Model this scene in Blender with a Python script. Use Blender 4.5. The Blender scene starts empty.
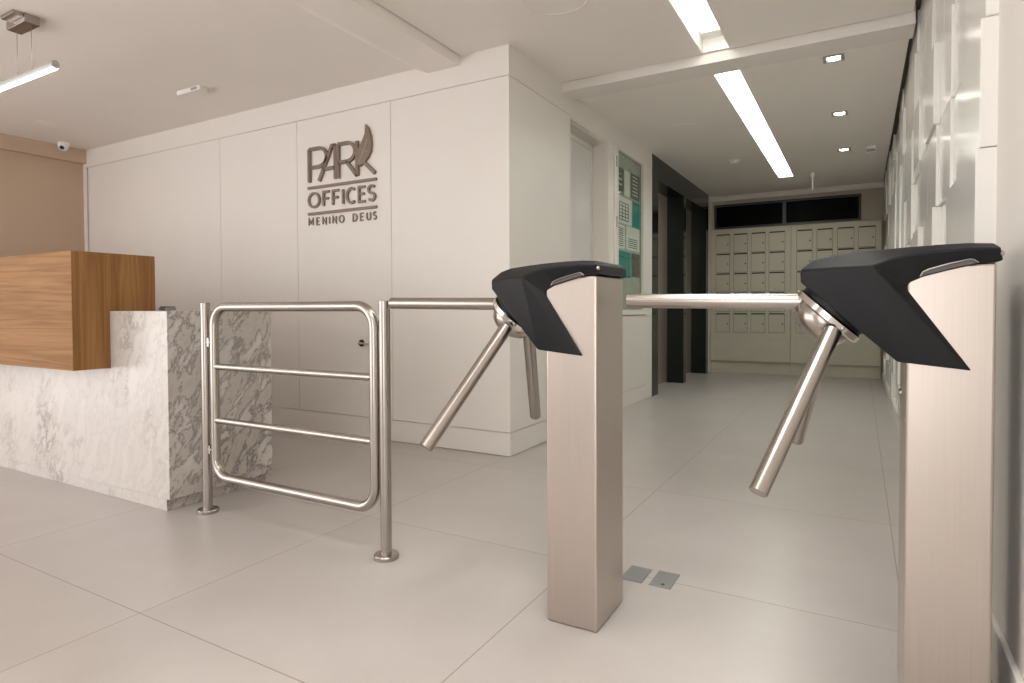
import bpy, bmesh, math, random
from mathutils import Vector, Matrix
random.seed(7)
C = bpy.context.scene.collection
SC = bpy.context.scene

# ------------------------------------------------------------------ materials
def new_mat(name):
    m = bpy.data.materials.new(name); m.use_nodes = True
    nt = m.node_tree; b = nt.nodes['Principled BSDF']
    return m, nt, b

def plain(name, col, rough=0.5, metal=0.0, spec=0.5, noise=0.0, nscale=6.0, bump=0.0, bscale=200.0):
    m, nt, b = new_mat(name)
    b.inputs['Base Color'].default_value = (*col, 1)
    b.inputs['Roughness'].default_value = rough
    b.inputs['Metallic'].default_value = metal
    b.inputs['Specular IOR Level'].default_value = spec
    tc = nt.nodes.new('ShaderNodeTexCoord')
    if noise:
        n = nt.nodes.new('ShaderNodeTexNoise'); n.inputs['Scale'].default_value = nscale; n.inputs['Detail'].default_value = 4
        nt.links.new(tc.outputs['Object'], n.inputs['Vector'])
        r = nt.nodes.new('ShaderNodeValToRGB')
        r.color_ramp.elements[0].position = .3; r.color_ramp.elements[1].position = .7
        r.color_ramp.elements[0].color = (*[c*(1-noise) for c in col], 1)
        r.color_ramp.elements[1].color = (*[min(1, c*(1+noise)) for c in col], 1)
        nt.links.new(n.outputs['Fac'], r.inputs['Fac']); nt.links.new(r.outputs['Color'], b.inputs['Base Color'])
    if bump:
        n2 = nt.nodes.new('ShaderNodeTexNoise'); n2.inputs['Scale'].default_value = bscale
        nt.links.new(tc.outputs['Object'], n2.inputs['Vector'])
        bp = nt.nodes.new('ShaderNodeBump'); bp.inputs['Strength'].default_value = bump; bp.inputs['Distance'].default_value = .002
        nt.links.new(n2.outputs['Fac'], bp.inputs['Height']); nt.links.new(bp.outputs['Normal'], b.inputs['Normal'])
    return m

def emit(name, col, strength):
    m, nt, b = new_mat(name)
    b.inputs['Base Color'].default_value = (.8, .8, .8, 1)
    b.inputs['Emission Color'].default_value = (*col, 1)
    b.inputs['Emission Strength'].default_value = strength
    return m

def brushed(name, col, rough, scale, aniso=0.0, amount=.12):
    """brushed metal: fine streaks, scale = (x,y,z) noise stretch"""
    m, nt, b = new_mat(name)
    b.inputs['Metallic'].default_value = 1.0
    tc = nt.nodes.new('ShaderNodeTexCoord'); mp = nt.nodes.new('ShaderNodeMapping'); mp.inputs['Scale'].default_value = scale
    n = nt.nodes.new('ShaderNodeTexNoise'); n.inputs['Scale'].default_value = 1; n.inputs['Detail'].default_value = 3
    nt.links.new(tc.outputs['Object'], mp.inputs['Vector']); nt.links.new(mp.outputs['Vector'], n.inputs['Vector'])
    r = nt.nodes.new('ShaderNodeMapRange'); r.inputs['To Min'].default_value = rough-amount/2; r.inputs['To Max'].default_value = rough+amount/2
    nt.links.new(n.outputs['Fac'], r.inputs['Value']); nt.links.new(r.outputs['Result'], b.inputs['Roughness'])
    c = nt.nodes.new('ShaderNodeValToRGB')
    c.color_ramp.elements[0].color = (*[x*.92 for x in col], 1); c.color_ramp.elements[1].color = (*[min(1, x*1.06) for x in col], 1)
    nt.links.new(n.outputs['Fac'], c.inputs['Fac']); nt.links.new(c.outputs['Color'], b.inputs['Base Color'])
    b.inputs['Anisotropic'].default_value = aniso
    return m

def tile_floor():
    m, nt, b = new_mat('porcelain_floor')
    L = nt.links
    geo = nt.nodes.new('ShaderNodeNewGeometry'); sep = nt.nodes.new('ShaderNodeSeparateXYZ')
    L.new(geo.outputs['Position'], sep.inputs[0])
    def joint(sock, off, pitch, w):
        a = nt.nodes.new('ShaderNodeMath'); a.operation = 'SUBTRACT'; a.inputs[1].default_value = off; L.new(sock, a.inputs[0])
        d = nt.nodes.new('ShaderNodeMath'); d.operation = 'DIVIDE'; d.inputs[1].default_value = pitch; L.new(a.outputs[0], d.inputs[0])
        f = nt.nodes.new('ShaderNodeMath'); f.operation = 'FRACT'; L.new(d.outputs[0], f.inputs[0])
        s = nt.nodes.new('ShaderNodeMath'); s.operation = 'SUBTRACT'; s.inputs[1].default_value = .5; L.new(f.outputs[0], s.inputs[0])
        ab = nt.nodes.new('ShaderNodeMath'); ab.operation = 'ABSOLUTE'; L.new(s.outputs[0], ab.inputs[0])
        g = nt.nodes.new('ShaderNodeMath'); g.operation = 'GREATER_THAN'; g.inputs[1].default_value = .5 - w/2/pitch; L.new(ab.outputs[0], g.inputs[0])
        fl = nt.nodes.new('ShaderNodeMath'); fl.operation = 'FLOOR'; L.new(d.outputs[0], fl.inputs[0])
        return g.outputs[0], fl.outputs[0]
    jx, ix = joint(sep.outputs['X'], -.917, 1.04, .0036)
    jy, iy = joint(sep.outputs['Y'], 1.077, 1.026, .0036)
    mx = nt.nodes.new('ShaderNodeMath'); mx.operation = 'MAXIMUM'; L.new(jx, mx.inputs[0]); L.new(jy, mx.inputs[1])
    # cloudy cement look, shifted per tile
    cmb = nt.nodes.new('ShaderNodeCombineXYZ'); L.new(ix, cmb.inputs[0]); L.new(iy, cmb.inputs[1])
    wn = nt.nodes.new('ShaderNodeTexWhiteNoise'); L.new(cmb.outputs[0], wn.inputs['Vector'])
    sc = nt.nodes.new('ShaderNodeVectorMath'); sc.operation = 'SCALE'; sc.inputs['Scale'].default_value = 17; L.new(wn.outputs['Color'], sc.inputs[0])
    ad = nt.nodes.new('ShaderNodeVectorMath'); ad.operation = 'ADD'; L.new(sc.outputs[0], ad.inputs[0]); L.new(geo.outputs['Position'], ad.inputs[1])
    n = nt.nodes.new('ShaderNodeTexNoise'); n.inputs['Scale'].default_value = 2.2; n.inputs['Detail'].default_value = 5; n.inputs['Roughness'].default_value = .55
    L.new(ad.outputs[0], n.inputs['Vector'])
    r = nt.nodes.new('ShaderNodeValToRGB'); r.color_ramp.elements[0].position = .3; r.color_ramp.elements[1].position = .72
    r.color_ramp.elements[0].color = (.425, .39, .368, 1); r.color_ramp.elements[1].color = (.483, .446, .424, 1)
    L.new(n.outputs['Fac'], r.inputs['Fac'])
    mix = nt.nodes.new('ShaderNodeMix'); mix.data_type = 'RGBA'
    L.new(mx.outputs[0], mix.inputs['Factor']); L.new(r.outputs['Color'], mix.inputs['A']); mix.inputs['B'].default_value = (.25, .205, .175, 1)
    L.new(mix.outputs['Result'], b.inputs['Base Color'])
    rr = nt.nodes.new('ShaderNodeMapRange'); rr.inputs['To Min'].default_value = .27; rr.inputs['To Max'].default_value = .37
    L.new(n.outputs['Fac'], rr.inputs['Value']); L.new(rr.outputs['Result'], b.inputs['Roughness'])
    b.inputs['Specular IOR Level'].default_value = .5
    return m

def marble():
    m, nt, b = new_mat('white_marble'); L = nt.links
    geo = nt.nodes.new('ShaderNodeTexCoord')
    # streaks lean to the right going up, on the front and on the return side alike
    dv = Vector((.42, .52, .74)).normalized(); ea = dv.cross(Vector((0, 0, 1))).normalized(); eb = dv.cross(ea)
    cb = nt.nodes.new('ShaderNodeCombineXYZ')
    for i, (vec, sc_) in enumerate(((dv, 1.1), (ea, 10), (eb, 10))):
        dt = nt.nodes.new('ShaderNodeVectorMath'); dt.operation = 'DOT_PRODUCT'; dt.inputs[1].default_value = vec*sc_
        L.new(geo.outputs['Object'], dt.inputs[0]); L.new(dt.outputs['Value'], cb.inputs[i])
    mp = cb
    n1 = nt.nodes.new('ShaderNodeTexNoise'); n1.inputs['Scale'].default_value = 1.25; n1.inputs['Detail'].default_value = 9; n1.inputs['Roughness'].default_value = .68; n1.inputs['Distortion'].default_value = .35
    L.new(mp.outputs[0], n1.inputs['Vector'])
    # big patches say where veins gather
    n2 = nt.nodes.new('ShaderNodeTexNoise'); n2.inputs['Scale'].default_value = 2.3; n2.inputs['Detail'].default_value = 3
    L.new(geo.outputs['Object'], n2.inputs['Vector'])
    # thin dark veins where n1 is near .5
    s = nt.nodes.new('ShaderNodeMath'); s.operation = 'SUBTRACT'; s.inputs[1].default_value = .5; L.new(n1.outputs['Fac'], s.inputs[0])
    a = nt.nodes.new('ShaderNodeMath'); a.operation = 'ABSOLUTE'; L.new(s.outputs[0], a.inputs[0])
    v = nt.nodes.new('ShaderNodeMapRange'); v.inputs['From Min'].default_value = 0; v.inputs['From Max'].default_value = .042; v.inputs['To Min'].default_value = 1; v.inputs['To Max'].default_value = 0
    L.new(a.outputs[0], v.inputs['Value'])
    p = nt.nodes.new('ShaderNodeMapRange'); p.inputs['From Min'].default_value = .50; p.inputs['From Max'].default_value = .78
    L.new(n2.outputs['Fac'], p.inputs['Value'])
    # the return side is veined more strongly, with its shade painted in as darker tone
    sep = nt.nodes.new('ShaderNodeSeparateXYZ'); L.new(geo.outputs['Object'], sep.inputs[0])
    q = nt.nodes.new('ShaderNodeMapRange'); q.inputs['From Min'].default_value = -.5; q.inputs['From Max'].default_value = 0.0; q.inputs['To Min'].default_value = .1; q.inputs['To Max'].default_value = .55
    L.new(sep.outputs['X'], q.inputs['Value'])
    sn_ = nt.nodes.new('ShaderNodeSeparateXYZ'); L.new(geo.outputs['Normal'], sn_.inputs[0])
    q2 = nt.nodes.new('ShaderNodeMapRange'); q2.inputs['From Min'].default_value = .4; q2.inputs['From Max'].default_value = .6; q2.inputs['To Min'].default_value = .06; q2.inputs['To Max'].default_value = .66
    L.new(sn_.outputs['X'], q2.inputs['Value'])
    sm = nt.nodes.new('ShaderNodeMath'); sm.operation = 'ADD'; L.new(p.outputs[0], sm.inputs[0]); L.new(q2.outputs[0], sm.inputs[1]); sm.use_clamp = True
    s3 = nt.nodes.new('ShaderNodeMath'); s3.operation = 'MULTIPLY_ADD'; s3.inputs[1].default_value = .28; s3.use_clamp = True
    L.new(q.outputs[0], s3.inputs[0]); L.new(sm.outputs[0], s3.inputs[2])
    mq = nt.nodes.new('ShaderNodeMath'); mq.operation = 'MAXIMUM'; L.new(s3.outputs[0], mq.inputs[0]); mq.inputs[1].default_value = .14
    vm = nt.nodes.new('ShaderNodeMath'); vm.operation = 'MULTIPLY'; L.new(v.outputs[0], vm.inputs[0]); L.new(mq.outputs[0], vm.inputs[1])
    cl = nt.nodes.new('ShaderNodeMapRange'); cl.inputs['From Min'].default_value = .35; cl.inputs['From Max'].default_value = .7
    L.new(n1.outputs['Fac'], cl.inputs['Value'])
    cm = nt.nodes.new('ShaderNodeMath'); cm.operation = 'MULTIPLY'; L.new(cl.outputs[0], cm.inputs[0]); L.new(mq.outputs[0], cm.inputs[1])
    base = nt.nodes.new('ShaderNodeMix'); base.data_type = 'RGBA'
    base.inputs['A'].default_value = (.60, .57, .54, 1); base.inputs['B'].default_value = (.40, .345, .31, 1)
    L.new(cm.outputs[0], base.inputs['Factor'])
    mix = nt.nodes.new('ShaderNodeMix'); mix.data_type = 'RGBA'; L.new(vm.outputs[0], mix.inputs['Factor'])
    L.new(base.outputs['Result'], mix.inputs['A']); mix.inputs['B'].default_value = (.17, .145, .135, 1)
    L.new(mix.outputs['Result'], b.inputs['Base Color'])
    b.inputs['Roughness'].default_value = .28
    return m

def wood():
    m, nt, b = new_mat('oak_veneer'); L = nt.links
    tc = nt.nodes.new('ShaderNodeTexCoord'); geo = nt.nodes.new('ShaderNodeNewGeometry')
    # front grain runs along x, side grain runs along z: chosen by the face normal
    def grain(scale):
        mp = nt.nodes.new('ShaderNodeMapping'); mp.inputs['Scale'].default_value = scale; L.new(tc.outputs['Object'], mp.inputs['Vector'])
        n = nt.nodes.new('ShaderNodeTexNoise'); n.inputs['Scale'].default_value = 1; n.inputs['Detail'].default_value = 6; n.inputs['Roughness'].default_value = .6; n.inputs['Distortion'].default_value = .6
        L.new(mp.outputs[0], n.inputs['Vector'])
        mp2 = nt.nodes.new('ShaderNodeMapping'); mp2.inputs['Scale'].default_value = tuple(c*.33 for c in scale); L.new(tc.outputs['Object'], mp2.inputs['Vector'])
        n2 = nt.nodes.new('ShaderNodeTexNoise'); n2.inputs['Scale'].default_value = 1; n2.inputs['Detail'].default_value = 2; n2.inputs['Distortion'].default_value = 1.0
        L.new(mp2.outputs[0], n2.inputs['Vector'])
        mul = nt.nodes.new('ShaderNodeMath'); mul.operation = 'MULTIPLY'; mul.inputs[1].default_value = 9; L.new(n2.outputs['Fac'], mul.inputs[0])
        sn = nt.nodes.new('ShaderNodeMath'); sn.operation = 'PINGPONG'; sn.inputs[1].default_value = 1; L.new(mul.outputs[0], sn.inputs[0])
        ml = nt.nodes.new('ShaderNodeMath'); ml.operation = 'MULTIPLY'; ml.inputs[1].default_value = .3; L.new(sn.outputs[0], ml.inputs[0])
        ad = nt.nodes.new('ShaderNodeMath'); ad.operation = 'MULTIPLY_ADD'; ad.inputs[1].default_value = .7; L.new(n.outputs['Fac'], ad.inputs[0]); L.new(ml.outputs[0], ad.inputs[2])
        return ad.outputs[0]
    gf = grain((1.6, 40, 46)); gs = grain((40, 46, 1.6))
    sp = nt.nodes.new('ShaderNodeSeparateXYZ'); L.new(tc.outputs['Normal'], sp.inputs[0])
    ab = nt.nodes.new('ShaderNodeMath'); ab.operation = 'ABSOLUTE'; L.new(sp.outputs['X'], ab.inputs[0])
    gt = nt.nodes.new('ShaderNodeMath'); gt.operation = 'GREATER_THAN'; gt.inputs[1].default_value = .5; L.new(ab.outputs[0], gt.inputs[0])
    mx = nt.nodes.new('ShaderNodeMix'); L.new(gt.outputs[0], mx.inputs['Factor']); L.new(gf, mx.inputs['A']); L.new(gs, mx.inputs['B'])
    r = nt.nodes.new('ShaderNodeValToRGB'); e = r.color_ramp.elements
    e[0].position = .25; e[0].color = (.20, .098, .034, 1); e[1].position = .72; e[1].color = (.335, .178, .071, 1)
    x = e.new(.5); x.color = (.27, .137, .051, 1)
    L.new(mx.outputs['Result'], r.inputs['Fac']); L.new(r.outputs['Color'], b.inputs['Base Color'])
    b.inputs['Roughness'].default_value = .55; b.inputs['Specular IOR Level'].default_value = .12
    return m

M = {
 'wall': plain('white_lacquer_panel', (.78, .75, .71), .42, noise=.012, nscale=2),
 'plaster': plain('white_plaster', (.76, .725, .685), .7, noise=.015, nscale=3, bump=.05),
 'ceil': plain('ceiling_paint', (.84, .80, .755), .85, noise=.012, nscale=2),
 'gap': plain('shadow_gap', (.16, .135, .11), .9),
 'tan': plain('taupe_paint', (.55, .42, .31), .75, noise=.02, nscale=2),
 'tanback': plain('beige_paint', (.43, .375, .30), .75, noise=.02, nscale=2),
 'white': plain('white_plastic', (.80, .78, .75), .4),
 'trimwhite': plain('white_trim_paint', (.74, .71, .66), .45),
 'doorwhite': plain('white_door_paint', (.70, .68, .67), .5),
 'mail': plain('beige_powder_coat', (.52, .485, .395), .5, noise=.02, nscale=5),
 'slot': plain('dark_slot', (.04, .035, .028), .8),
 'lockm': brushed('lock_nickel', (.45, .42, .38), .3, (50, 50, 50)),
 'steel': brushed('brushed_steel_tube', (.42, .387, .355), .245, (40, 400, 400), 0, .05),
 'post': brushed('brushed_steel_sheet', (.55, .495, .45), .33, (260, 260, 3), .3),
 'chrome': plain('polished_chrome', (.66, .64, .61), .16, metal=1),
 'satin': plain('satin_aluminium', (.46, .45, .43), .45, metal=.3),
 'doorsteel': brushed('elevator_steel', (.62, .56, .49), .5, (200, 200, 4)),
 'black': plain('black_abs', (.0085, .0092, .0105), .42, spec=.22, noise=.1, nscale=4, bump=.10, bscale=900),
 'reader': plain('smoked_acrylic', (.085, .082, .085), .12),
 'blackglass': plain('black_glass', (.014, .019, .016), .07, spec=.3),
 'nightglass': plain('night_window_glass', (.006, .006, .006), .35, spec=.02),
 'blackframe': plain('black_aluminium', (.035, .036, .037), .4),
 'bronze': plain('bronze_letters', (.215, .165, .13), .42, metal=.25),
 'floor': tile_floor(), 'marble': marble(), 'wood': wood(),
 'rtile': plain('glossy_white_ceramic', (.80, .79, .755), .17, noise=.02, nscale=4),
 'board': plain('pinboard_grey', (.43, .46, .40), .7, noise=.1, nscale=8),
 'paper': plain('white_paper', (.80, .81, .77), .7),
 'teal': plain('teal_paper', (.02, .27, .235), .6, noise=.05, nscale=9),
 'darkpaper': plain('dark_print', (.10, .10, .075), .6, noise=.5, nscale=30),
 'ink': plain('dark_ink', (.06, .075, .065), .7),
 'plate': brushed('grey_floor_plate', (.34, .34, .345), .5, (8, 8, 8)),
 'strip': emit('led_diffuser', (.96, 1, .905), 13),
 'strip2': emit('led_diffuser_near', (.975, 1, .93), 7),
 'lamp': emit('pendant_diffuser', (1, .96, .9), 9),
 'halogen': emit('halogen_lamp', (1, .95, .86), 22),
 'front': emit('front_fill_panel', (1, .955, .93), 4.5),
}
def glass():
    m, nt, b = new_mat('clear_glass'); nt.nodes.remove(b)
    tr = nt.nodes.new('ShaderNodeBsdfTransparent'); tr.inputs['Color'].default_value = (.96, .98, .965, 1)
    gl = nt.nodes.new('ShaderNodeBsdfGlossy'); gl.inputs['Roughness'].default_value = .03
    mx = nt.nodes.new('ShaderNodeMixShader')
    mx.inputs[0].default_value = .07; nt.links.new(tr.outputs[0], mx.inputs[1]); nt.links.new(gl.outputs[0], mx.inputs[2])
    nt.links.new(mx.outputs[0], nt.nodes['Material Output'].inputs['Surface'])
    return m
M['glass'] = glass()

# ------------------------------------------------------------------ mesh helpers
def box(bm, x0, x1, y0, y1, z0, z1):
    vs = [bm.verts.new(p) for p in [(x0,y0,z0),(x1,y0,z0),(x1,y1,z0),(x0,y1,z0),(x0,y0,z1),(x1,y0,z1),(x1,y1,z1),(x0,y1,z1)]]
    for f in [(0,3,2,1),(4,5,6,7),(0,1,5,4),(1,2,6,5),(2,3,7,6),(3,0,4,7)]:
        bm.faces.new([vs[i] for i in f])

def prism(bm, poly, axis, a, b):
    """extrude a 2-D polygon along axis from a to b; poly in the other two axes' order"""
    def P(p, t):
        return {'x': (t, p[0], p[1]), 'y': (p[0], t, p[1]), 'z': (p[0], p[1], t)}[axis]
    lo = [bm.verts.new(P(p, a)) for p in poly]; hi = [bm.verts.new(P(p, b)) for p in poly]
    bm.faces.new(lo); bm.faces.new(hi[::-1])
    n = len(poly)
    for i in range(n):
        bm.faces.new([lo[i], hi[i], hi[(i+1) % n], lo[(i+1) % n]])

def tube(bm, pts, r, seg=24, closed=False, capr=0.0):
    pts = [Vector(p) for p in pts]; n = len(pts)
    rings = []
    prev = None
    for i, p in enumerate(pts):
        if closed: t = (pts[(i+1) % n] - pts[i-1]).normalized()
        elif i == 0: t = (pts[1]-pts[0]).normalized()
        elif i == n-1: t = (pts[-1]-pts[-2]).normalized()
        else: t = ((pts[i+1]-p).normalized() + (p-pts[i-1]).normalized()).normalized()
        if prev is None:
            up = Vector((0, 0, 1)) if abs(t.z) < .9 else Vector((0, 1, 0))
            u = t.cross(up).normalized()
        else:
            u = (prev - t*prev.dot(t)).normalized()
        prev = u; w = t.cross(u)
        rings.append((p, u, w, t))
    def ring(p, u, w, rad):
        return [bm.verts.new(p + (u*math.cos(2*math.pi*k/seg) + w*math.sin(2*math.pi*k/seg))*rad) for k in range(seg)]
    rs = []
    if not closed and capr:
        p, u, w, t = rings[0]; rs.append(ring(p, u, w, r-capr)); rs.append(ring(p+t*capr, u, w, r))
        for (p, u, w, t) in rings[1:-1]: rs.append(ring(p, u, w, r))
        p, u, w, t = rings[-1]; rs.append(ring(p-t*capr, u, w, r)); rs.append(ring(p, u, w, r-capr))
    else:
        for (p, u, w, t) in rings: rs.append(ring(p, u, w, r))
    m = len(rs)
    for i in range(m if closed else m-1):
        a, b = rs[i], rs[(i+1) % m]
        for k in range(seg):
            f = bm.faces.new([a[k], a[(k+1) % seg], b[(k+1) % seg], b[k]]); f.smooth = True
    if not closed:
        bm.faces.new(rs[0][::-1]); bm.faces.new(rs[-1])

def lathe(bm, origin, axis, prof, seg=40):
    """prof: list of (radius, height along axis)"""
    o = Vector(origin); a = Vector(axis).normalized()
    up = Vector((0, 0, 1)) if abs(a.z) < .9 else Vector((1, 0, 0))
    u = a.cross(up).normalized(); w = a.cross(u)
    rs = []
    for r, h in prof:
        if r < 1e-6: rs.append([bm.verts.new(o + a*h)])
        else: rs.append([bm.verts.new(o + a*h + (u*math.cos(2*math.pi*k/seg)+w*math.sin(2*math.pi*k/seg))*r) for k in range(seg)])
    for p, q in zip(rs[:-1], rs[1:]):
        for k in range(seg):
            k2 = (k+1) % seg
            if len(p) == 1 and len(q) == 1: continue
            if len(p) == 1: vs = [p[0], q[k2], q[k]]
            elif len(q) == 1: vs = [p[k], p[k2], q[0]]
            else: vs = [p[k], p[k2], q[k2], q[k]]
            f = bm.faces.new(vs); f.smooth = True
    if len(rs[0]) > 1: bm.faces.new(rs[0])
    if len(rs[-1]) > 1: bm.faces.new(rs[-1][::-1])

def obj(name, bm, mat, parent=None, bevel=0.0, weight=False, seg=2, angle=30, sharp=35, loc=None):
    bmesh.ops.recalc_face_normals(bm, faces=bm.faces[:])
    if weight:
        wl = bm.edges.layers.float.get('bevel_weight_edge')
        for e in bm.edges:
            if len(e.link_faces) == 2 and e.calc_face_angle(0) > math.radians(27): e[wl] = 1.0
    lim = math.radians(sharp)
    for e in bm.edges:
        if len(e.link_faces) == 2 and e.calc_face_angle(0) > lim: e.smooth = False
    me = bpy.data.meshes.new(name); bm.to_mesh(me); bm.free()
    me.materials.append(M[mat])
    o = bpy.data.objects.new(name, me); C.objects.link(o)
    if loc: o.location = loc
    if parent: o.parent = parent
    if bevel:
        md = o.modifiers.new('edge', 'BEVEL'); md.width = bevel; md.segments = seg; md.limit_method = 'WEIGHT' if weight else 'ANGLE'; md.angle_limit = math.radians(angle); md.harden_normals = False
    return o

def one(fn, *a, **k):
    bm = bmesh.new(); fn(bm, *a, **k); return bm
def boxes(*bs):
    bm = bmesh.new()
    for b in bs: box(bm, *b)
    return bm

def tag(o, label, cat, group=None):
    o['label'] = label; o['category'] = cat
    if group: o['group'] = group
    return o
def thing(name, label, cat, loc, group=None):
    o = bpy.data.objects.new(name, None); C.objects.link(o); o.location = loc; o.empty_display_size = .1
    return tag(o, label, cat, group)
def struct(name, bm, mat, label=None, cat=None, parent=None, **k):
    o = obj(name, bm, mat, parent, **k)
    if not parent:
        o['kind'] = 'structure'
        if label: o['label'] = label
        if cat: o['category'] = cat
    return o
def copy_tree(o, parent=None):
    c = o.copy(); C.objects.link(c)
    if parent: c.parent = parent
    for ch in list(o.children): copy_tree(ch, c)
    return c

# ================================================================== THE ROOM
XW = -1.94      # corridor left wall
YP = 3.39       # sign panel wall
YB = 9.50       # corridor end wall
YR = -2.0       # wall behind the camera
XL = -7.06      # left wall

struct('floor', boxes((-7.3, .5, YR-.2, 9.7, -.1, 0)), 'floor', 'large beige porcelain floor tiles with thin joints', 'floor')

# ceiling: slabs around the light channel, a shallow soffit on the left
bm = bmesh.new()
SX0, SX1 = -.915, -.742
box(bm, -2.305, SX0, YR, 4.165, 2.62, 2.74); box(bm, SX1, .25, YR, 4.165, 2.62, 2.74)
box(bm, SX0, SX1, YR, -1.6, 2.62, 2.74)
box(bm, XW, SX0, 4.39, 9.6, 2.602, 2.74); box(bm, SX1, .25, 4.39, 9.6, 2.602, 2.74)
box(bm, SX0, SX1, 4.39, 4.50, 2.602, 2.74); box(bm, SX0, SX1, 8.50, 9.6, 2.602, 2.74)
box(bm, -7.3, -2.69, YR, YP, 2.607, 2.74)
prism(bm, [(-2.69, 2.607), (-2.575, 2.557), (-2.315, 2.557), (-2.315, 2.74), (-2.69, 2.74)], 'y', YR, YP)
box(bm, -7.3, .5, YR-.2, 9.7, 2.80, 2.9)
struct('ceiling', bm, 'ceil', 'smooth off-white ceiling with a lowered band', 'ceiling')
struct('ceiling_beam', boxes((XW, .262, 4.18, 4.405, 2.556, 2.80)), 'plaster', 'white beam crossing the corridor ceiling', 'beam', bevel=.004)
struct('trim_1', boxes((.25, .35, 1.9, 9.6, 2.665, 2.80), (-2.316, -2.304, YR, YP-.01, 2.64, 2.8), (XW, .25, 4.165, 4.18, 2.70, 2.8)), 'gap', 'dark shadow gap beside the ceiling edge', 'trim')

# panelled wall with the sign: slabs separated by fine open joints, dark backing behind
bm = bmesh.new(); g = .0020
zt, zb = 2.427, .154
xs = [-6.965, -4.816, -3.863, -2.908, XW]
for a, b in zip(xs[:-1], xs[1:]):
    if abs(a+3.863) < .01: continue
    box(bm, a+g, b-(g if b != XW else 0), YP, YP+.03, zb+g, zt-g)
box(bm, -7.06, XW, YP, YP+.03, zt+g, 2.80)
box(bm, -6.99+g, XW, YP, YP+.03, 0.004, zb-g)
box(bm, -7.06, -6.99, YP, YP+.03, .0, zt)
struct('wall_front', bm, 'wall', 'white panelled wall carrying the sign', 'wall')
struct('trim_2', boxes((-7.2, XW-.02, YP+.022, YP+.08, 0, 2.78)), 'gap')
d = struct('door_1', boxes((-3.863+g, -2.908-g-.0005, YP, YP+.03, zb+g, zt-g)), 'wall', 'flush white door panel in the sign wall below the letters', 'door')
bm = bmesh.new()
lathe(bm, (-3.198, YP, .70), (0, -1, 0), [(.0, 0), (.026, 0), (.026, .006), (.022, .009), (.0, .009)], 28)
h = obj('door_handle', bm, 'slot', d)
bm = bmesh.new(); tube(bm, [(-3.198, YP-.008, .70), (-3.198, YP-.035, .70), (-3.19, YP-.045, .70), (-3.17, YP-.048, .70), (-3.075, YP-.048, .70)], .0075, 14)
obj('lever', bm, 'lockm', h)

# corridor left wall
bm = bmesh.new()
T = .03
def cw(y0, y1, z0, z1): box(bm, XW-T, XW, y0, y1, z0, z1)
cw(YP+.03, 6.46, zt+g, 2.80)
cw(YP+.03, 4.335, zb+g, zt-g); cw(YP+.03, 4.335, .004, zb-g)
cw(5.147, 5.286, 0.004, zt-g)
cw(6.245, 6.46, 0.004, zt-g); cw(5.286, 6.245, .004, zb-g); cw(5.286, 6.245, zb+g, .88)
cw(9.24, 9.6, 0, 2.8); cw(6.46, 9.24, 2.597, 2.80)
struct('wall_left', bm, 'wall', 'white panelled corridor wall', 'wall')
struct('trim_3', boxes((XW-.07, XW-.022, YP+.03, 4.335, 0, 2.78), (XW-.07, XW-.022, 5.147, 5.386, 0, 2.78), (XW-.07, XW-.022, 6.13, 6.46, 0, 2.78), (XW-.07, XW-.022, 5.386, 6.13, 2.41, 2.78), (XW-.07, XW-.022, 5.386, 6.13, 0, .93), (XW-.3, XW-.072, 6.3, 9.5, 2.6, 2.78)), 'gap')
# recess with a white door
bm = bmesh.new()
box(bm, XW-.16, XW-.001, 5.143, 5.17, 0, 2.41); box(bm, XW-.16, XW-.001, 4.31, 4.339, 0, 2.41)
box(bm, XW-.16, XW-.001, 4.31, 5.17, 2.404, 2.43)
for k in range(9):
    box(bm, XW-.15+.014*k, XW-.143+.014*k, 4.345, 5.14, 2.392, 2.405)
struct('trim_4', bm, 'trimwhite')
d = struct('door_2', boxes((XW-.19, XW-.15, 4.34, 5.142, .005, 2.39)), 'doorwhite', 'white door set back in the corridor recess', 'door')
obj('door_frame', boxes((XW-.16, XW-.14, 4.34, 4.38, 0, 2.395), (XW-.16, XW-.14, 5.112, 5.142, 0, 2.395), (XW-.16, XW-.14, 4.38, 5.112, 2.35, 2.395)), 'trimwhite', d)

# black glass elevator front with two recessed steel doors
bm = bmesh.new()
Xg0, Xg1 = XW-.02, XW+.004
box(bm, Xg0, Xg1, 6.46, 6.68, 0.0, 2.597); box(bm, Xg0, Xg1, 7.80, 7.93, 0, 2.597); box(bm, Xg0, Xg1, 9.09, 9.24, 0, 2.597)
box(bm, Xg0, Xg1, 6.68, 7.80, 2.355, 2.597); box(bm, Xg0, Xg1, 7.93, 9.09, 2.355, 2.597)
for y0, y1 in ((6.68, 7.80), (7.93, 9.09)):
    box(bm, XW-.22, Xg0, y0-.02, y0, 0, 2.37); box(bm, XW-.22, Xg0, y1, y1+.02, 0, 2.37); box(bm, XW-.22, Xg0, y0, y1, 2.355, 2.375)
struct('trim_5', bm, 'blackglass', 'black glass cladding around the two elevators', 'trim')
for i, (y0, y1) in enumerate(((6.68, 7.80), (7.93, 9.09))):
    d = struct('door_%d' % (3+i), boxes((XW-.235, XW-.205, y0+.001, (y0+y1)/2-.003, .006, 2.355)), 'doorsteel',
               'brushed steel elevator door %s' % ('nearer the notice cabinet' if i == 0 else 'nearer the mailboxes'), 'elevator door')
    obj('door_leaf', boxes((XW-.235, XW-.205, (y0+y1)/2+.003, y1-.001, .006, 2.355)), 'doorsteel', d)

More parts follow.
